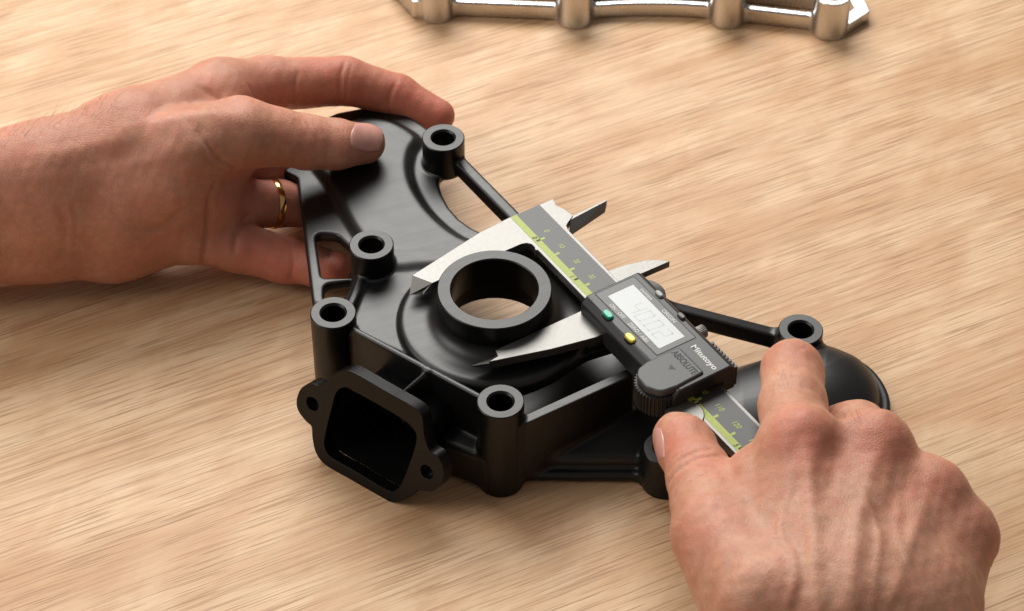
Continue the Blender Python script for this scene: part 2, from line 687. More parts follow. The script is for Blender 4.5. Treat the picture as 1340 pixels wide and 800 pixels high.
bm = place(prism_bm(outer, -5.0, 0, [inner, h1, h2]))
port = bm_obj('port_flange', bm, MAT['port'], housing, bevel=0.8, seg=3)
# duct: loft from the opening back to the wall
ci = np.mean(np.array(inner), 0)
bm = bmesh.new()
loops = []
for (sc, dep) in ((1.0, -4.9), (0.88, -12), (0.82, -27), (0.90, -27), (0.97, -12), (1.05, -4.9)):
    yb = min(p[1] for p in inner)
    loops.append([bm.verts.new(Vector(P0 + PA * (ci[0] + (p[0] - ci[0]) * sc) + PU * (ci[1] + (p[1] - ci[1]) * sc if dep > -6 else yb + 0.5 + (p[1] - yb) * 0.74 * (sc / 0.9)) + PNH * dep)) for p in inner])
for a, b in zip(loops[:-1], loops[1:]):
    for k in range(len(a)):
        bm.faces.new((a[k], a[(k + 1) % len(a)], b[(k + 1) % len(a)], b[k]))
cc_ = bm.verts.new(sum((v.co for v in loops[2]), Vector()) / len(loops[2]))
for k in range(len(loops[2])):
    bm.faces.new((loops[2][k], loops[2][(k + 1) % len(loops[2])], cc_))
bm_obj('port_duct', bm, MAT['port'], housing, angle=50)

# ------------------------------------------------------------------ more materials
def m_steel(name='satin_steel', base=(0.19, 0.185, 0.175), rough=0.44, metallic=0.9):
    m, nt, b = mat(name)
    n = noise(nt, coords(nt, (700, 700, 300)), 1.0, 3, 0.6)
    n2 = noise(nt, coords(nt), 90, 4, 0.6)
    c = ramp(nt, n2, [(0.3, tuple(x * 0.95 for x in base)), (0.7, base)])
    lk(nt, c, b.inputs['Base Color'])
    b.inputs['Metallic'].default_value = metallic
    r = ramp(nt, n, [(0.3, (rough - 0.015,) * 3), (0.7, (rough + 0.02,) * 3)])
    lk(nt, r, b.inputs['Roughness'])
    bump(nt, b, n, 0.0000006, 0.4)
    return m


def m_plain(name, col, rough=0.4, spec=0.5, grain=0.0, metallic=0.0, gs=900):
    m, nt, b = mat(name)
    n = noise(nt, coords(nt), gs, 3, 0.6)
    c = ramp(nt, n, [(0.3, tuple(x * 0.9 for x in col)), (0.7, tuple(min(1, x * 1.08) for x in col))])
    lk(nt, c, b.inputs['Base Color'])
    b.inputs['Roughness'].default_value = rough
    b.inputs['Specular IOR Level'].default_value = spec
    b.inputs['Metallic'].default_value = metallic
    if grain:
        bump(nt, b, n, 0.000008, grain)
    return m


MAT.update({
    'steel': m_steel(),
    'chrome': m_steel('polished_aluminium', (0.62, 0.61, 0.60), 0.28, 1.0),
    'gold': m_plain('gold', (0.83, 0.50, 0.20), 0.18, 0.5, 0, 1.0),
    'case': m_plain('moulded_case', (0.018, 0.018, 0.019), 0.42, 0.5, 0.5),
    'panel': m_plain('panel_print', (0.035, 0.036, 0.035), 0.38, 0.5),
    'cover': m_plain('cover_grey', (0.055, 0.056, 0.056), 0.45, 0.5, 0.4),
    'rubber': m_plain('wheel_rubber', (0.018, 0.018, 0.018), 0.5, 0.4, 0.4),
    'strip': m_plain('scale_grey', (0.026, 0.028, 0.027), 0.42, 0.5),
    'lime': m_plain('scale_lime', (0.33, 0.40, 0.06), 0.45, 0.4),
    'ink': m_plain('black_ink', (0.012, 0.012, 0.012), 0.5, 0.3),
    'print': m_plain('pale_print', (0.62, 0.62, 0.60), 0.5, 0.3),
    'lcd': m_plain('display_glass', (0.50, 0.525, 0.525), 0.3, 0.35, 0, 0, 8),
    'seg': m_plain('display_segment', (0.42, 0.445, 0.445), 0.3, 0.35, 0, 0, 8),
    'green': m_plain('green_button', (0.0, 0.36, 0.24), 0.3, 0.5),
    'yellow': m_plain('yellow_button', (0.72, 0.60, 0.03), 0.3, 0.5),
    'greyb': m_plain('grey_button', (0.30, 0.30, 0.29), 0.4, 0.5),
    'darkb': m_plain('dark_button', (0.06, 0.06, 0.055), 0.4, 0.5),
})

# ------------------------------------------------------------------ digital caliper (local frame: u along the beam, v across, w up; w = 0 on the beam's face)
CO = at(706, 314.5, 39)
CU = np.array([0.54480569, -0.83856232, 0])
caliper = empty('digital_caliper', (0, 0, 0), 'steel digital caliper with lime scale and grey display clamped on the black collar', 'caliper')
caliper.location = Vector(CO) * MM
caliper.rotation_euler = (0, 0, math.atan2(CU[1], CU[0]))
K = 0.9525                                                     # scale division, as read from the print


def cbox(name, u0, u1, v0, v1, w0, w1, m, parent=None, bevel=0.0, seg=2):
    bm = prism_bm([(u0, v0), (u1, v0), (u1, v1), (u0, v1)], w0, w1)
    return bm_obj(name, bm, MAT[m], parent or caliper, bevel, seg)


def cprism(name, poly, w0, w1, m, parent=None, bevel=0.0, seg=2):
    return bm_obj(name, prism_bm(poly, w0, w1), MAT[m], parent or caliper, bevel, seg)


def ctext(name, txt, u, v, w, width, m, parent, height=None, shear=0.0, bold=0.0):
    cu = bpy.data.curves.new(name, 'FONT')
    cu.body = txt
    cu.size = 1
    cu.shear = shear
    cu.offset = bold
    cu.extrude = 0.01
    o = bpy.data.objects.new(name, cu)
    C.objects.link(o)
    dg = bpy.context.evaluated_depsgraph_get()
    me = bpy.data.meshes.new_from_object(o.evaluated_get(dg))
    bpy.data.objects.remove(o)
    co = np.array([v.co for v in me.vertices])
    lo, hi = co.min(0), co.max(0)
    s = width / (hi[0] - lo[0])
    sy = (height / (hi[1] - lo[1])) if height else s
    for vv in me.vertices:
        vv.co = Vector(((u + (vv.co.x - (lo[0] + hi[0]) / 2) * s) * MM, (v + (vv.co.y - (lo[1] + hi[1]) / 2) * sy) * MM, (w + vv.co.z * 0.5) * MM))
    me.materials.clear()
    return link(name, me, MAT[m], parent)


# beam with the fixed outside jaw
poly = [(-16, 16.6), (-16.2, -2), (-15.2, -16), (-9.2, -48), (-1.9, -44.2), (-1.9, -6.5), (-1.2, -4.6), (0.2, -3.5), (2.2, -3.5), (3.4, -4.1), (4.2, -3.3),
        (205, -3.3), (205, 11.7), (1.3, 11.7), (-1.2, 12.4), (-2.2, 13.8), (-4.4, 17.6), (-8.9, 16.9), (-12.5, 15.6)]
beam = cprism('beam', poly, -3.5, 0, 'steel', bevel=0.15)


def wedge(name, top, bot, w1, w0, parent):
    """a ground tip: top outline at w1, wider bottom outline at w0"""
    bm = bmesh.new()
    a = [bm.verts.new((*p, w1)) for p in top]
    b = [bm.verts.new((*p, w0)) for p in bot]
    n = len(a)
    bm.faces.new(a)
    bm.faces.new(b[::-1])
    for i in range(n):
        bm.faces.new((a[i], a[(i + 1) % n], b[(i + 1) % n], b[i]))
    return bm_obj(name, bm, MAT['steel'], parent, smooth=False)


wedge('jaw_tip', [(-9.0, -47.9), (-7.6, -44.6), (-2.0, -44.25)], [(-4.2, -52.2), (-1.9, -48.0), (-1.9, -44.0)], -0.1, -3.4, beam)
# fixed inside jaw: a thin ground blade
blade = wedge('inside_jaw', [(-4.6, 17.3), (-5.3, 33.0), (-4.7, 32.4), (-3.3, 15.6)], [(-4.7, 17.4), (-5.5, 33.3), (-2.6, 30.4), (1.2, 11.9)], -0.3, -3.45, beam)

# printed scale strips
grey = cbox('scale_strip', -15.9, 205, 0.45, 10.5, 0.0, 0.07, 'strip', beam)
lime = cbox('scale_strip', -15.95, 205, -2.1, 0.45, 0.0, 0.075, 'lime', beam)
lime['label'] = 'lime green inch strip'
for i in range(0, 19):
    u = i * 10 * K
    cbox('tick', u - 0.5, u + 0.5, 0.46, 2.3, 0.075, 0.11, 'lime', grey)
    t = str(i * 10)
    ctext('numeral', t, u - 2.5, 4.9, 0.10, 0.95 + 1.25 * (len(t) - 1) + (0.35 if len(t) == 1 else 0), 'lime', grey, 2.0, 0.22, 0.01)
for i in range(0, 8):
    u = -1.5 + 25.4 * K * i
    cbox('tick', u + 1.0, u + 1.9, -1.2, 0.4, 0.08, 0.11, 'ink', lime)
    ctext('numeral', str(i), u - 0.4, -0.75, 0.10, 1.2 if i != 1 else 0.6, 'ink', lime, 1.9, 0.22, 0.02)

# slider: movable jaws
mj = cprism('movable_jaw', [(38.3, -5), (38.3, -43.4), (41.2, -44.3), (41.8, -48.3), (48.3, -27.1), (51.9, -11), (52.0, -5)], -3.5, 0, 'steel', bevel=0.15)
bm = bmesh.new()
tv = [bm.verts.new(p) for p in ((41.15, -44.35, -0.9), (41.75, -48.25, -0.9), (37.4, -53.0, -3.3), (38.35, -43.4, -3.0), (41.15, -44.35, -3.45), (41.75, -48.25, -3.45), (37.4, -53.0, -3.45), (38.35, -43.4, -3.45))]
for q in ((0, 1, 2, 3), (7, 6, 5, 4), (0, 4, 5, 1), (1, 5, 6, 2), (2, 6, 7, 3), (3, 7, 4, 0)):
    bm.faces.new([tv[i] for i in q])
bm_obj('jaw_tip', bm, MAT['steel'], mj, smooth=False)
cprism('inside_jaw', [(26.3, 11.8), (27, 18.6), (29, 26.2), (31, 29.8), (34.1, 33.1), (33.8, 20.3), (33.2, 13.6), (40, 13.2), (40, 11.8)], -3.3, -0.5, 'steel', mj, 0.12)

# slider housing (an upside-down channel that rides on the beam)
prof = [(-8.6, -4.5), (-8.6, 4.2), (-6.2, 7.0), (15.6, 7.0), (17.4, 5.2), (17.6, -4.5), (12.0, -4.5), (12.0, 0.9), (-3.6, 0.9), (-3.6, -4.5)]
bm = bmesh.new()
ra = [bm.verts.new((38.7, p[0], p[1])) for p in prof]
rb = [bm.verts.new((94.0, p[0], p[1])) for p in prof]
bm.faces.new(ra)
bm.faces.new(rb)
for i in range(len(prof)):
    bm.faces.new((ra[i], ra[(i + 1) % len(prof)], rb[(i + 1) % len(prof)], rb[i]))
case = bm_obj('slider_housing', bm, MAT['case'], caliper, bevel=0.7, seg=3)
for i in range(9):
    u = 79.5 + i * 1.65
    cprism('grip_ridge', rounded([(u, 17.2), (u + 0.95, 17.2), (u + 0.95, 18.5), (u, 18.5)], 0.3, 2), -3.5, 5.0, 'case', case)
rim = cprism('panel_rim', rounded([(39.8, -3.55), (76.4, -3.0), (76.6, 13.5), (39.9, 13.2)], 0.5, 3), 7.0, 7.06, 'ink', case)
pan = cprism('display_panel', rounded([(40.15, -3.2), (76.05, -2.65), (76.25, 13.1), (40.25, 12.85)], 0.5, 3), 7.0, 7.12, 'panel', case)
lcd = cprism('display', rounded([(43.4, -0.35), (74.0, -0.35), (74.0, 10.35), (43.4, 10.35)], 0.25, 2), 7.0, 7.18, 'lcd', pan)
SEG = {'4': 'fgbc', '0': 'abcdef', '2': 'abged'}


def digit(ch, u0, v0, w, hgt):
    bm = bmesh.new()
    t = 0.55
    bars = dict(a=(u0 + 0.3, u0 + w - 0.3, v0 + hgt - t, v0 + hgt), g=(u0 + 0.3, u0 + w - 0.3, v0 + hgt / 2 - t / 2, v0 + hgt / 2 + t / 2), d=(u0 + 0.3, u0 + w - 0.3, v0, v0 + t),
                f=(u0, u0 + t, v0 + hgt / 2 + 0.2, v0 + hgt - 0.2), e=(u0, u0 + t, v0 + 0.2, v0 + hgt / 2 - 0.2), b=(u0 + w - t, u0 + w, v0 + hgt / 2 + 0.2, v0 + hgt - 0.2), c=(u0 + w - t, u0 + w, v0 + 0.2, v0 + hgt / 2 - 0.2))
    for s in SEG[ch]:
        a = bars[s]
        q = [bm.verts.new((x + 0.12 * (y - v0), y, 7.19)) for x, y in ((a[0], a[2]), (a[1], a[2]), (a[1], a[3]), (a[0], a[3]))]
        bm.faces.new(q)
    return bm_obj('digit', bm, MAT['seg'], lcd, smooth=False)


for ch, u0 in (('4', 51.5), ('0', 56.2), ('0', 61.6), ('2', 66.6)):
    digit(ch, u0, 1.4, 3.6, 6.6)
cbox('decimal_point', 60.4, 61.0, 1.4, 2.0, 7.18, 7.195, 'seg', lcd)

for u, v, m, nm in ((51.1, -5.6, 'green', 'green push button'), (64.6, -5.7, 'yellow', 'yellow push button'), (52.4, 15.1, 'greyb', 'grey push button'), (65.5, 15.1, 'darkb', 'dark push button')):
    q = [(u + 2.3 * math.copysign(abs(math.cos(a)) ** 0.7, math.cos(a)), v + 1.25 * math.copysign(abs(math.sin(a)) ** 0.8, math.sin(a))) for a in np.linspace(0, 2 * math.pi, 24, endpoint=False)]
    if 'grey' in nm or 'dark' in nm:
        q = [(u + (p[0] - u) * 0.75, v + (p[1] - v) * 0.75) for p in q]
    o = cprism('button', q, 4.5, 8.0, m, case, 0.35, 3)
    o['label'] = nm
    q2 = [(u + (p[0] - u) * 1.18, v + (p[1] - v) * 1.25) for p in q]
    cprism('button_recess', q2, 4.6, 7.04, 'ink', case)

ctext('lettering', 'ON / OFF', 51.2, -1.75, 7.12, 8.2, 'print', pan, 1.5)
ctext('lettering', 'ZERO / ABS', 63.6, -1.65, 7.12, 11.0, 'print', pan, 1.5)
ctext('lettering', 'in/mm', 49.8, 11.6, 7.12, 6.2, 'print', pan, 1.4)
ctext('lettering', 'ORIGIN', 62.8, 11.75, 7.12, 7.2, 'print', pan, 1.5)
ctext('lettering', 'Mitutoyo', 85.6, 9.9, 7.02, 13.2, 'print', case, 2.9, 0, 0.02)

# battery cover with the thumb wheel under it
cov = rounded([(77.2, -8), (77.2, 5.6), (91.8, 5.6), (92.4, -6), (91.5, -12.2), (87, -15.0), (81.0, -14.6), (78.2, -12)], [2, 2, 1, 2, 4, 4, 4, 3], 5)
cover = cprism('battery_cover', cov, 4.8, 7.9, 'cover', case, 0.8, 4)
ctext('lettering', 'ABSOLUTE', 84.6, 2.6, 7.92, 12.6, 'ink', cover, 2.7, 0, 0.03)
tri = bmesh.new()
for i in range(5):
    y = -1.9 - i * 0.42
    wv = 1.5 - i * 0.32
    tri.faces.new([tri.verts.new(p) for p in ((84.3 - wv, y, 7.93), (84.3 + wv, y, 7.93), (84.3 + wv - 0.18, y - 0.24, 7.93), (84.3 - wv + 0.18, y - 0.24, 7.93))])
bm_obj('arrow_mark', tri, MAT['ink'], cover, smooth=False)
wheel = []
for i in range(160):
    a = 2 * math.pi * i / 160
    r = 8.2 + (0.4 if (i // 2) % 2 else -0.2)
    wheel.append((85.0 + r * math.cos(a), -7.9 + r * math.sin(a)))
cprism('thumb_wheel', wheel, -3.5, 4.7, 'rubber', caliper)
bm = lathe_bm([(0, 0.5), (6.3, 0.5), (6.6, 0.2), (6.6, -1.6), (0, -1.6)], 98.6, -7.0, 48)
bm_obj('roller', bm, MAT['steel'], caliper, angle=25)
sc = []
for i in range(48):
    a = 2 * math.pi * i / 48
    r = 2.3 + (0.14 if i % 2 else -0.1)
    sc.append((r * math.cos(a), r * math.sin(a)))
bm = prism_bm(sc, 0, 4.2)
for v in bm.verts:
    v.co = Vector((70.6 + v.co.x, 17.3 + v.co.z, 1.2 + v.co.y))
bm_obj('lock_screw', bm, MAT['steel'], caliper, bevel=0.15, angle=25)


# ------------------------------------------------------------------ polished bracket behind
BR = empty('metal_bracket', (0, 0, 0), 'polished silver metal bracket with round bosses lying at the back of the table', 'bracket')
bb = [at(571, 18, 0), at(752, 25, 0), at(951, 25, 0), at(1085, 40, 0)]
bb = [np.array([p[0], p[1] - 0.0, 0]) for p in bb]


def f_br(x, y, z):
    d = np.full(x.shape, 1e3)
    walls = [(bb[0], bb[1], 7.5, 3.6), (bb[1], bb[2], 7, 3.6), (bb[2], bb[3], 7.5, 3.6)]
    for i, (a, b, top, w) in enumerate(walls):
        e = b - a
        nrm = np.array([-e[1], e[0]]) / np.linalg.norm(e[:2])
        t = np.clip(((x - a[0]) * e[0] + (y - a[1]) * e[1]) / (e @ e), 0, 1)
        bow = (3.0 if i == 1 else 0.0) * 4 * t * (1 - t)
        dd = np.hypot(x - a[0] - e[0] * t - nrm[0] * bow, y - a[1] - e[1] * t - nrm[1] * bow) - w / 2
        d = smin(d, smax(dd, np.abs(z - top / 2 - 0.2) - top / 2, 1.2), 1.0)
        # the taller rear rail
        dd = np.hypot(x - a[0] - e[0] * t - nrm[0] * 15, y - a[1] - e[1] * t - nrm[1] * 15) - 3
        d = smin(d, smax(dd, np.abs(z - 8) - 7.6, 1.0), 3)
        for q in (a, b):
            dq, tq = seg2(x, y, q, q + np.array([nrm[0], nrm[1], 0]) * 15)
            d = smin(d, smax(dq - 2.5, np.abs(z - 4) - 3.6, 0.8), 2)
    loop = [bb[0], at(545, 8, 5), at(520, -18, 5), at(535, -45, 5)]
    for a, b in zip(loop[:-1], loop[1:]):
        dd, t = seg2(x, y, a, b)
        d = smin(d, smax(dd - 2.2, np.abs(z - 4.5) - 4.2, 0.8), 1.0)
    for c in bb:
        d = smin(d, smax(np.hypot(x - c[0], y - c[1]) - 7.2, np.abs(z - 7) - 6.9, 0.8), 2.5)
        d = smax(d, 4.2 - np.hypot(x - c[0], y - c[1]), 0.5)
    return d


me, _, _ = iso('web', f_br, (-60, 190, -1), (165, 290, 22), 0.85)
link('frame', me, MAT['chrome'], BR)
hook = rounded(at2([(1086, 36), (1106, 36), (1139, 15), (1124, -16), (1104, -16), (1118, 10), (1098, 24)], 5.0), [1, 1, 3, 1, 1, 2, 1], 4)
bm_obj('end_loop', prism_bm(hook, 0.3, 5.0), MAT['chrome'], BR, bevel=0.7, seg=3)
for c in bb:
    prof = [(7.2, 0), (7.6, 0.4), (7.6, 18.6), (7.2, 19), (4.8, 19), (4.2, 18.4), (4.2, 0), (7.2, 0)]
    bm_obj('boss', lathe_bm(prof, c[0], c[1], 48), MAT['chrome'], BR, angle=25)


# ------------------------------------------------------------------ hands
def m_skin(name, base, red, dark):
    m, nt, b = mat(name)
    at_ = node(nt, 'ShaderNodeAttribute', attribute_name='redness')
    n1 = noise(nt, coords(nt), 110, 4, 0.6)
    n2 = noise(nt, coords(nt), 420, 4, 0.65)
    c = mixc(nt, ramp(nt, n1, [(0.36, (0, 0, 0)), (0.70, (0.42, 0.42, 0.42))]), base, red)
    c = mixc(nt, at_.outputs['Fac'], c, red)
    n3 = noise(nt, coords(nt), 45, 3, 0.5)
    c = mixc(nt, ramp(nt, n2, [(0.38, (0.34, 0.34, 0.34)), (0.60, (0, 0, 0))]), c, dark)
    c = mixc(nt, ramp(nt, n3, [(0.42, (0.30, 0.30, 0.30)), (0.60, (0, 0, 0))]), c, dark)
    lk(nt, c, b.inputs['Base Color'])
    b.inputs['Subsurface Weight'].default_value = 0.35
    b.inputs['Subsurface Radius'].default_value = (1.0, 0.32, 0.18)
    b.inputs['Subsurface Scale'].default_value = 0.0035
    b.inputs['Specular IOR Level'].default_value = 0.45
    r = ramp(nt, n2, [(0.3, (0.40,) * 3), (0.7, (0.56,) * 3)])
    lk(nt, r, b.inputs['Roughness'])
    vo = node(nt, 'ShaderNodeTexVoronoi', feature='DISTANCE_TO_EDGE')
    vo.inputs['Scale'].default_value = 1250
    wv = node(nt, 'ShaderNodeVectorMath', operation='ADD')
    nn = node(nt, 'ShaderNodeTexNoise')
    nn.inputs['Scale'].default_value = 500
    cc = coords(nt)
    lk(nt, cc, nn.inputs['Vector'])
    sc_ = node(nt, 'ShaderNodeVectorMath', operation='SCALE')
    sc_.inputs['Scale'].default_value = 0.0012
    lk(nt, nn.outputs['Color'], sc_.inputs[0])
    lk(nt, cc, wv.inputs[0])
    lk(nt, sc_.outputs[0], wv.inputs[1])
    lk(nt, wv.outputs[0], vo.inputs['Vector'])
    e = ramp(nt, vo.outputs['Distance'], [(0.0, (0, 0, 0)), (0.22, (1, 1, 1))])
    hh = mixc(nt, 0.45, e, n2)
    bump(nt, b, hh, 0.00019, 0.6)
    return m


MAT['skin'] = m_skin('skin', (0.60, 0.33, 0.218), (0.56, 0.145, 0.095), (0.36, 0.16, 0.095))
MAT['nail'] = m_plain('nail', (0.60, 0.30, 0.25), 0.28, 0.5, 0, 0, 300)
MAT['hair'] = m_plain('hair', (0.09, 0.05, 0.03), 0.5, 0.3)


def P3(x, y, z):
    return at(x, y, z)


class Hand:
    def __init__(self, palm, fingers, kp, kf, bumps=()):
        self.palm, self.fingers, self.kp, self.kf, self.bumps = palm, fingers, kp, kf, bumps

    def __call__(self, x, y, z):
        d = None
        for a, b, ra, rb in self.palm:
            c = cone3(x, y, z, a, b, ra, rb)
            d = c if d is None else smin(d, c, self.kp)
        for p, r, k in self.bumps:
            c = np.sqrt((x - p[0]) ** 2 + (y - p[1]) ** 2 + (z - p[2]) ** 2) - r
            d = smin(d, c, k)
        tot = d
        for ch in self.fingers:
            f = None
            for (a, ra), (b, rb) in zip(ch[:-1], ch[1:]):
                c = cone3(x, y, z, a, b, ra, rb)
                f = c if f is None else smin(f, c, 2.5)
            tot = smin(tot, smin(d, f, self.kf), 0.7)
        return tot

    def trace(self, px, py):
        px = np.atleast_1d(np.array(px, float))
        py = np.atleast_1d(np.array(py, float))
        r = FW[None] * FPX + RT[None] * (px - 670)[:, None] - UP[None] * (py - 400)[:, None]
        r /= np.linalg.norm(r, axis=1, keepdims=True)
        t = np.full(len(px), 600.0)
        for i in range(90):
            p = CAM + r * t[:, None]
            t += self(*p.T) * 0.75
        p = CAM + r * t[:, None]
        return p, t < 1100

    def normal(self, P, e=0.4):
        g = np.zeros_like(P)
        for i in range(3):
            d = np.zeros(3)
            d[i] = e
            g[:, i] = self(*(P + d).T) - self(*(P - d).T)
        return g / np.linalg.norm(g, axis=1, keepdims=True)


def seg_dist(P, pts):
    d = np.full(len(P), 1e9)
    for a, b in zip(pts[:-1], pts[1:]):
        e = b - a
        t = np.clip(((P - a) @ e) / max(e @ e, 1e-9), 0, 1)
        d = np.minimum(d, np.linalg.norm(P - a - t[:, None] * e, axis=1))
    return d


def build_hand(name, H, lo, hi, h, creases, reds, ridges=(), rough=1.0, base_red=0.0):
    me, P, N = iso(name, H, lo, hi, h)
    disp = np.zeros(len(P))
    for pts, depth, width in list(creases) + [(p, -a, w) for p, a, w in ridges]:
        sp = spline(pts, 14, False)
        q, ok = H.trace([v[0] for v in sp], [v[1] for v in sp])
        tt = np.linspace(0, 1, len(sp))
        wt = np.sqrt(np.clip(np.sin(np.pi * np.clip(tt * 0.94 + 0.03, 0, 1)), 0, 1))[ok]
        q = q[ok]
        if len(q) < 2:
            continue
        near = np.linalg.norm(P - q.mean(0), axis=1) < np.linalg.norm(q - q.mean(0), axis=1).max() + 3 * width
        ii = np.where(near)[0]
        best = np.zeros(len(ii))
        for j in range(len(q)):
            best = np.maximum(best, wt[j] * np.exp(-((P[ii] - q[j]) ** 2).sum(1) / width ** 2))
        disp[ii] -= depth * best
    red = np.full(len(P), base_red)
    for x, y, rad, amt in reds:
        q, ok = H.trace([x], [y])
        if ok[0]:
            dd = np.linalg.norm(P - q[0], axis=1)
            red = np.maximum(red, amt * np.exp(-(dd / rad) ** 2))
    und = np.zeros(len(P))
    rs = np.random.RandomState(4)
    for wl, am in ((14, 0.22), (8, 0.14), (4.5, 0.07)):
        for _ in range(5):
            k = rs.normal(size=3)
            k *= 2 * math.pi / wl / np.linalg.norm(k)
            und += am * np.sin(P @ k + rs.uniform(0, 6.28)) / 2.2
    P2 = P + N * (disp + rough * und)[:, None]
    me.vertices.foreach_set('co', (P2 * MM).ravel())
    me.normals_split_custom_set_from_vertices([(0, 0, 0)] * len(P))
    me.update()
    # recompute normals from the displaced surface
    at_ = me.attributes.new('redness', 'FLOAT', 'POINT')
    at_.data.foreach_set('value', red.astype(np.float32))
    o = link(name, me, MAT['skin'])
    return o


def nail(H, parent, centre, along, across, bulge=0.5, n=14, lift=0.22, label=None):
    """a nail plate laid on the traced fingertip; centre/along/across in picture units"""
    c, a, b = np.array(centre, float), np.array(along, float), np.array(across, float)
    g = []
    for i in range(n + 1):
        for j in range(n + 1):
            s, t = 2 * i / n - 1, 2 * j / n - 1
            # squircle outline
            m = math.sqrt(max(1 - 0.5 * t * t * 0.75, 0.1))
            k = math.sqrt(max(1 - 0.5 * s * s * 0.75, 0.1))
            g.append(c + a * s * m + b * t * k)
    g = np.array(g)
    for _ in range(12):
        p, ok = H.trace(g[:, 0], g[:, 1])
        ok &= np.abs(H(*p.T)) < 0.1
        if ok.all():
            break
        g[~ok] = c + (g[~ok] - c) * 0.93
    nn = H.normal(p, 0.8)
    S_ = [(2 * i / n - 1, 2 * j / n - 1) for i in range(n + 1) for j in range(n + 1)]
    off = np.array([lift + bulge * max(0, 1 - max(abs(s), abs(t)) ** 3) * 0.3 - (0.45 if max(abs(s), abs(t)) > 0.99 and s < 0.99 else 0) for s, t in S_])
    top = p + nn * off[:, None]
    bot = p - nn * 0.8
    v = np.concatenate([top, bot])
    f = []
    N1 = n + 1
    M = N1 * N1
    for i in range(n):
        for j in range(n):
            q = [i * N1 + j, (i + 1) * N1 + j, (i + 1) * N1 + j + 1, i * N1 + j + 1]
            f.append(q)
            f.append([k + M for k in q[::-1]])
    rim_ = [j for j in range(N1)] + [i * N1 + n for i in range(1, N1)] + [n * N1 + j for j in range(n - 1, -1, -1)] + [i * N1 for i in range(n - 1, 0, -1)]
    for k in range(len(rim_)):
        a_, b_ = rim_[k], rim_[(k + 1) % len(rim_)]
        f.append([a_, b_, b_ + M, a_ + M])
    me = mesh_np('nail', v, f)
    bm = bmesh.new()
    bm.from_mesh(me)
    bmesh.ops.recalc_face_normals(bm, faces=bm.faces)
    bm.to_mesh(me)
    bm.free()
    return link('nail', me, MAT['nail'], parent)


# --- the hand at the left, thumb on the housing, fingers below it
LW_R, LW_U = P3(-90, 250, 48), P3(-90, 316, 24)
Lpalm = [
    (LW_R, P3(60, 226, 50), 18.5, 17.5), (LW_U, P3(50, 302, 24), 18.5, 17.5), (P3(-90, 280, 36), P3(60, 265, 37), 21, 20),
    (P3(60, 226, 50), P3(170, 182, 55), 17.5, 16.5), (P3(170, 182, 55), P3(288, 128, 50), 16.5, 13.5),      # radial border to the index knuckle
    (P3(60, 265, 37), P3(215, 225, 46), 20, 18), (P3(215, 225, 46), P3(300, 190, 46), 18, 13),       # thumb mount
    (P3(50, 302, 24), P3(150, 306, 20), 17.5, 16.5), (P3(150, 306, 20), P3(248, 300, 20), 16.5, 12),   # little finger mount
    (P3(160, 270, 34), P3(270, 262, 30), 18, 14), (P3(200, 200, 40), P3(290, 195, 34), 18, 14),
]
Lthumb = [(P3(235, 195, 56), 15), (P3(315, 172, 56), 12.5), (P3(402, 186, 46), 9.9), (P3(440, 189, 42.5), 9.2), (P3(478, 188, 38.4), 7.6)]
Lindex = [(P3(285, 122, 50), 13), (P3(350, 111, 45), 10.5), (P3(450, 106, 38), 9.2), (P3(520, 125, 30), 8.0), (P3(572, 152, 24), 6.8)]
Lmiddle = [(P3(285, 190, 36), 12), (P3(345, 212, 26), 10), (P3(420, 226, 12.5), 8.3), (P3(480, 240, 11), 7.6), (P3(520, 250, 11), 7.0)]
Lring = [(P3(262, 262, 28), 12), (P3(310, 268, 23), 10), (P3(362, 266, 18), 8.7), (P3(430, 272, 11.5), 8.0), (P3(480, 286, 10.5), 7.2)]
Llittle = [(P3(255, 306, 20), 11), (P3(310, 322, 15.5), 9.6), (P3(372, 341, 11.5), 8.3), (P3(412, 349, 11.5), 7.3), (P3(437, 351, 13.2), 6.3)]
LH = Hand(Lpalm, [Lthumb, Lindex, Lmiddle, Lring, Llittle], 7.5, 4.5, [(P3(312, 180, 56), 9, 6)])
Lcre = [
    ([(262, 114), (282, 127), (305, 134)], 0.7, 1.6), ([(322, 108), (329, 118), (333, 130)], 0.4, 0.7),
    ([(390, 95), (386, 115), (388, 143)], 0.5, 0.8), ([(452, 80), (446, 100), (445, 140)], 0.6, 0.9), ([(461, 82), (455, 105), (452, 135)], 0.35, 0.7), ([(520, 104), (512, 122), (508, 138)], 0.5, 0.8),
    ([(258, 172), (285, 205), (312, 222)], 0.9, 1.1), ([(262, 196), (285, 218), (305, 226)], 0.4, 0.8), ([(282, 240), (275, 265), (272, 300), (266, 345)], 1.5, 1.3),
    ([(228, 285), (252, 268), (278, 258)], 0.6, 1.1), ([(165, 292), (205, 300), (238, 282), (262, 268)], 1.1, 2.4), ([(185, 330), (220, 312), (262, 300)], 0.35, 1.2),
    ([(78, 270), (86, 300), (82, 345)], 0.45, 1.8), ([(95, 262), (100, 290), (98, 330)], 0.3, 1.4), ([(330, 278), (312, 300), (306, 328)], 1.3, 1.2),
    ([(402, 158), (407, 172), (414, 185), (416, 196)], 0.30, 0.55), ([(410, 156), (415, 170), (421, 190)], 0.22, 0.5), ([(393, 157), (398, 172), (402, 186)], 0.22, 0.5), ([(420, 157), (425, 172), (429, 185)], 0.16, 0.5), ([(384, 157), (388, 172), (391, 184)], 0.16, 0.5), ([(376, 158), (380, 172)], 0.12, 0.5),
    ([(240, 120), (256, 140), (270, 158)], 0.3, 1.4), ([(205, 140), (240, 158), (270, 175)], 0.25, 1.6), ([(380, 322), (384, 345), (380, 368)], 0.35, 0.8),
]
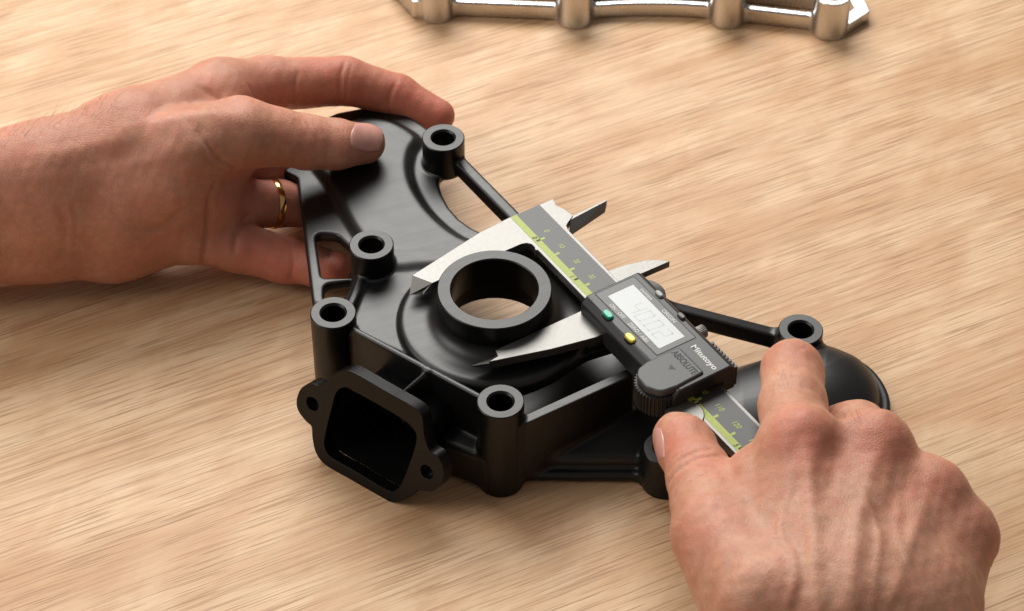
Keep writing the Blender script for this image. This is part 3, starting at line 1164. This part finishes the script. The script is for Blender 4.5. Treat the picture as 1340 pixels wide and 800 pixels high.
Lrid = [([(120, 185), (190, 165), (262, 150), (320, 155)], 1.1, 4.0), ([(60, 205), (140, 190), (200, 182)], 0.8, 3.5), ([(150, 225), (205, 205), (262, 195)], 0.5, 3.5)]
Lred = [(585, 155, 24, 1.0), (530, 125, 22, 0.9), (450, 90, 24, 0.8), (480, 120, 22, 0.8), (340, 120, 14, 0.6), (495, 185, 12, 0.55), (405, 175, 10, 0.45), (370, 110, 18, 0.6), (440, 352, 14, 1.0), (370, 340, 24, 0.9), (330, 330, 20, 0.8), (320, 300, 25, 0.65), (350, 250, 22, 0.7), (190, 345, 22, 0.45), (310, 250, 20, .6), (20, 200, 25, 0.35)]
lhand = build_hand('hand', LH, (-240, 20, -2), (-10, 142, 82), 0.8, Lcre, Lred, Lrid, 0.5, 0.22)
tag(lhand, 'hand with a gold ring holding the housing at left, thumb on its plate', 'hand')
nl = nail(LH, lhand, (479.5, 180), (22, 3.5), (-2.5, 19.5), 0.6, 14, 0.38)

# gold band on the ring finger
rc = P3(357, 266.5, 18.6)
ax = P3(362, 266, 18) - P3(310, 268, 23)
ax /= np.linalg.norm(ax)
rot = Vector((0, 0, 1)).rotation_difference(Vector(ax)).to_matrix()
bm = lathe_bm([(8.9, -1.25), (9.45, -1.2), (9.65, -0.7), (9.7, 0), (9.65, 0.7), (9.45, 1.2), (8.9, 1.25), (8.7, 0), (8.9, -1.25)], 0, 0, 64)
for v in bm.verts:
    v.co = rot @ v.co + Vector(rc)
tag(bm_obj('finger_ring', bm, MAT['gold'], angle=50), 'plain gold band on a finger of the left hand beside the housing', 'ring')

# --- the hand at the right, working the caliper
Rpalm = [
    (P3(1105, 960, 22), P3(1095, 800, 46), 24, 24), (P3(1190, 960, 20), P3(1172, 800, 40), 23, 23),
    (P3(1060, 800, 46), P3(1050, 592, 64), 20, 12.0), (P3(1110, 800, 46), P3(1142, 598, 60), 19, 12.5),
    (P3(1160, 800, 42), P3(1212, 655, 52), 19, 12), (P3(1196, 820, 36), P3(1255, 706, 44), 18, 11.2),
    (P3(1000, 800, 44), P3(945, 705, 48), 19, 14), (P3(1040, 740, 46), P3(992, 628, 52), 17, 10.5),
]
Rthumb = [(P3(1000, 780, 54), 16), (P3(936, 700, 50), 13), (P3(915, 622, 44), 10.6), (P3(898, 585, 41), 9.6), (P3(888, 572, 40), 8.6)]
Rindex = [(P3(1046, 590, 64), 12.0), (P3(1038, 532, 58), 10.8), (P3(1037, 486, 52), 10.3), (P3(1044, 512, 34), 8.4), (P3(1036, 540, 27), 7.4)]
Rmiddle = [(P3(1142, 596, 60), 12), (P3(1122, 565, 46), 10), (P3(1105, 565, 36), 9.2), (P3(1060, 600, 30), 8), (P3(1030, 615, 30), 7.4)]
Rring = [(P3(1212, 653, 52), 11.5), (P3(1180, 640, 34), 9.5), (P3(1160, 640, 26), 9), (P3(1110, 660, 22), 7.8), (P3(1080, 670, 22), 7.2)]
Rlittle = [(P3(1255, 704, 44), 10.8), (P3(1235, 700, 28), 9), (P3(1215, 705, 20), 8.4), (P3(1170, 720, 16), 7.2), (P3(1145, 728, 16), 6.6)]
RH = Hand(Rpalm, [Rthumb, Rindex, Rmiddle, Rring, Rlittle], 10, 6, [(P3(1052, 568, 70), 7.6, 8), (P3(1148, 574, 66), 7.2, 8), (P3(1221, 636, 55), 6.8, 8), (P3(1264, 694, 45), 6.6, 8)])
Rcre = [
    ([(1018, 454), (1036, 458), (1056, 455)], 0.35, 0.6), ([(1022, 462), (1040, 464)], 0.15, 0.6),
    ([(872, 622), (886, 604), (908, 592), (934, 588)], 0.55, 0.75), ([(875, 632), (889, 613), (912, 600), (940, 597)], 0.7, 0.8), ([(878, 642), (893, 624), (916, 610), (946, 608)], 0.55, 0.8),
    ([(882, 653), (898, 635), (920, 622), (950, 620)], 0.35, 0.9), ([(874, 612), (886, 596), (904, 585)], 0.3, 0.7), ([(890, 668), (908, 650), (932, 640)], 0.25, 1.0),
    ([(1020, 490), (1032, 486), (1046, 492)], 0.12, 0.6), ([(1015, 500), (1030, 496), (1044, 502)], 0.12, 0.6), ([(1018, 510), (1032, 507), (1045, 511)], 0.1, 0.6),
    ([(1100, 560), (1094, 600), (1080, 640)], 1.2, 4.8), ([(1185, 610), (1172, 650), (1150, 690)], 1.1, 4.8), ([(1242, 665), (1230, 700), (1210, 740)], 0.9, 4.8),
    ([(960, 660), (985, 690), (1010, 730)], 0.9, 6),
]
Rrid = [([(1056, 585), (1060, 650), (1065, 720), (1072, 800)], 1.15, 2.6), ([(1140, 600), (1128, 660), (1118, 730), (1112, 800)], 1.0, 2.6), ([(1210, 655), (1190, 710), (1170, 780)], 0.8, 2.6),
        ([(1035, 640), (1020, 690), (1040, 740), (1030, 800)], 0.7, 1.5), ([(1100, 620), (1130, 650), (1150, 700), (1140, 790)], 0.65, 1.5), ([(1180, 650), (1175, 700), (1200, 760)], 0.4, 1.7)]
Rred = [(1055, 565, 14, 0.75), (1155, 570, 13, 0.7), (1230, 635, 12, 0.5), (1285, 690, 14, 0.45), (880, 580, 12, 0.65), (930, 605, 10, 0.4), (1050, 458, 10, 0.5), (905, 690, 12, 0.4), (1010, 460, 9, 0.4)]
rhand = build_hand('hand', RH, (40, -215, -2), (200, 8, 100), 0.8, Rcre, Rred, Rrid, 0.8)
tag(rhand, 'bare hand at lower right, thumb pressing the caliper and index finger over its beam', 'hand')
nail(RH, rhand, (863, 582), (-2, -22), (-6, 1), 0.3, 14, 0.1)


# fine hairs on the wrist, knuckles and finger
def hairs(H, parent, spots, length, rad, seed):
    rnd = random.Random(seed)
    bmm = bmesh.new()
    px_ = [s[0] for s in spots]
    py_ = [s[1] for s in spots]
    p, ok = H.trace(px_, py_)
    nn = H.normal(p)
    for i in range(len(p)):
        if not ok[i]:
            continue
        L = length * rnd.uniform(0.5, 1.2)
        dirn = nn[i] * 0.7 + np.array([spots[i][2], spots[i][3], 0.1])
        dirn /= np.linalg.norm(dirn)
        bend = np.array([rnd.uniform(-1, 1), rnd.uniform(-1, 1), -0.3]) * 0.25
        pts = [p[i] + dirn * L * t + bend * L * t * t for t in (0, 0.33, 0.66, 1.0)]
        b2 = tube_bm(pts, [rad, rad * 0.9, rad * 0.6, rad * 0.2], 4)
        me_ = bpy.data.meshes.new('t')
        b2.to_mesh(me_)
        b2.free()
        bmm.from_mesh(me_)
        bpy.data.meshes.remove(me_)
    return tag(bm_obj('hair', bmm, MAT['hair'], parent), None, kind='stuff')


rnd = random.Random(3)
sp = [(rnd.uniform(-5, 150), 0, 0.7, 0.4) for i in range(60)]
sp = [(x, 172 - 0.33 * x + 0.0007 * x * x * 0 + rnd.uniform(0, 22), 0.8, 0.3) for x, _, _, _ in sp]
hairs(LH, lhand, sp[:42], 5.5, 0.045, 5)
sp = [(rnd.uniform(1095, 1130), rnd.uniform(540, 556), -0.2, 0.5) for i in range(45)] + [(rnd.uniform(1012, 1050), rnd.uniform(482, 512), 0.2, 0.4) for i in range(28)]
hairs(RH, rhand, sp, 2.2, 0.022, 6)
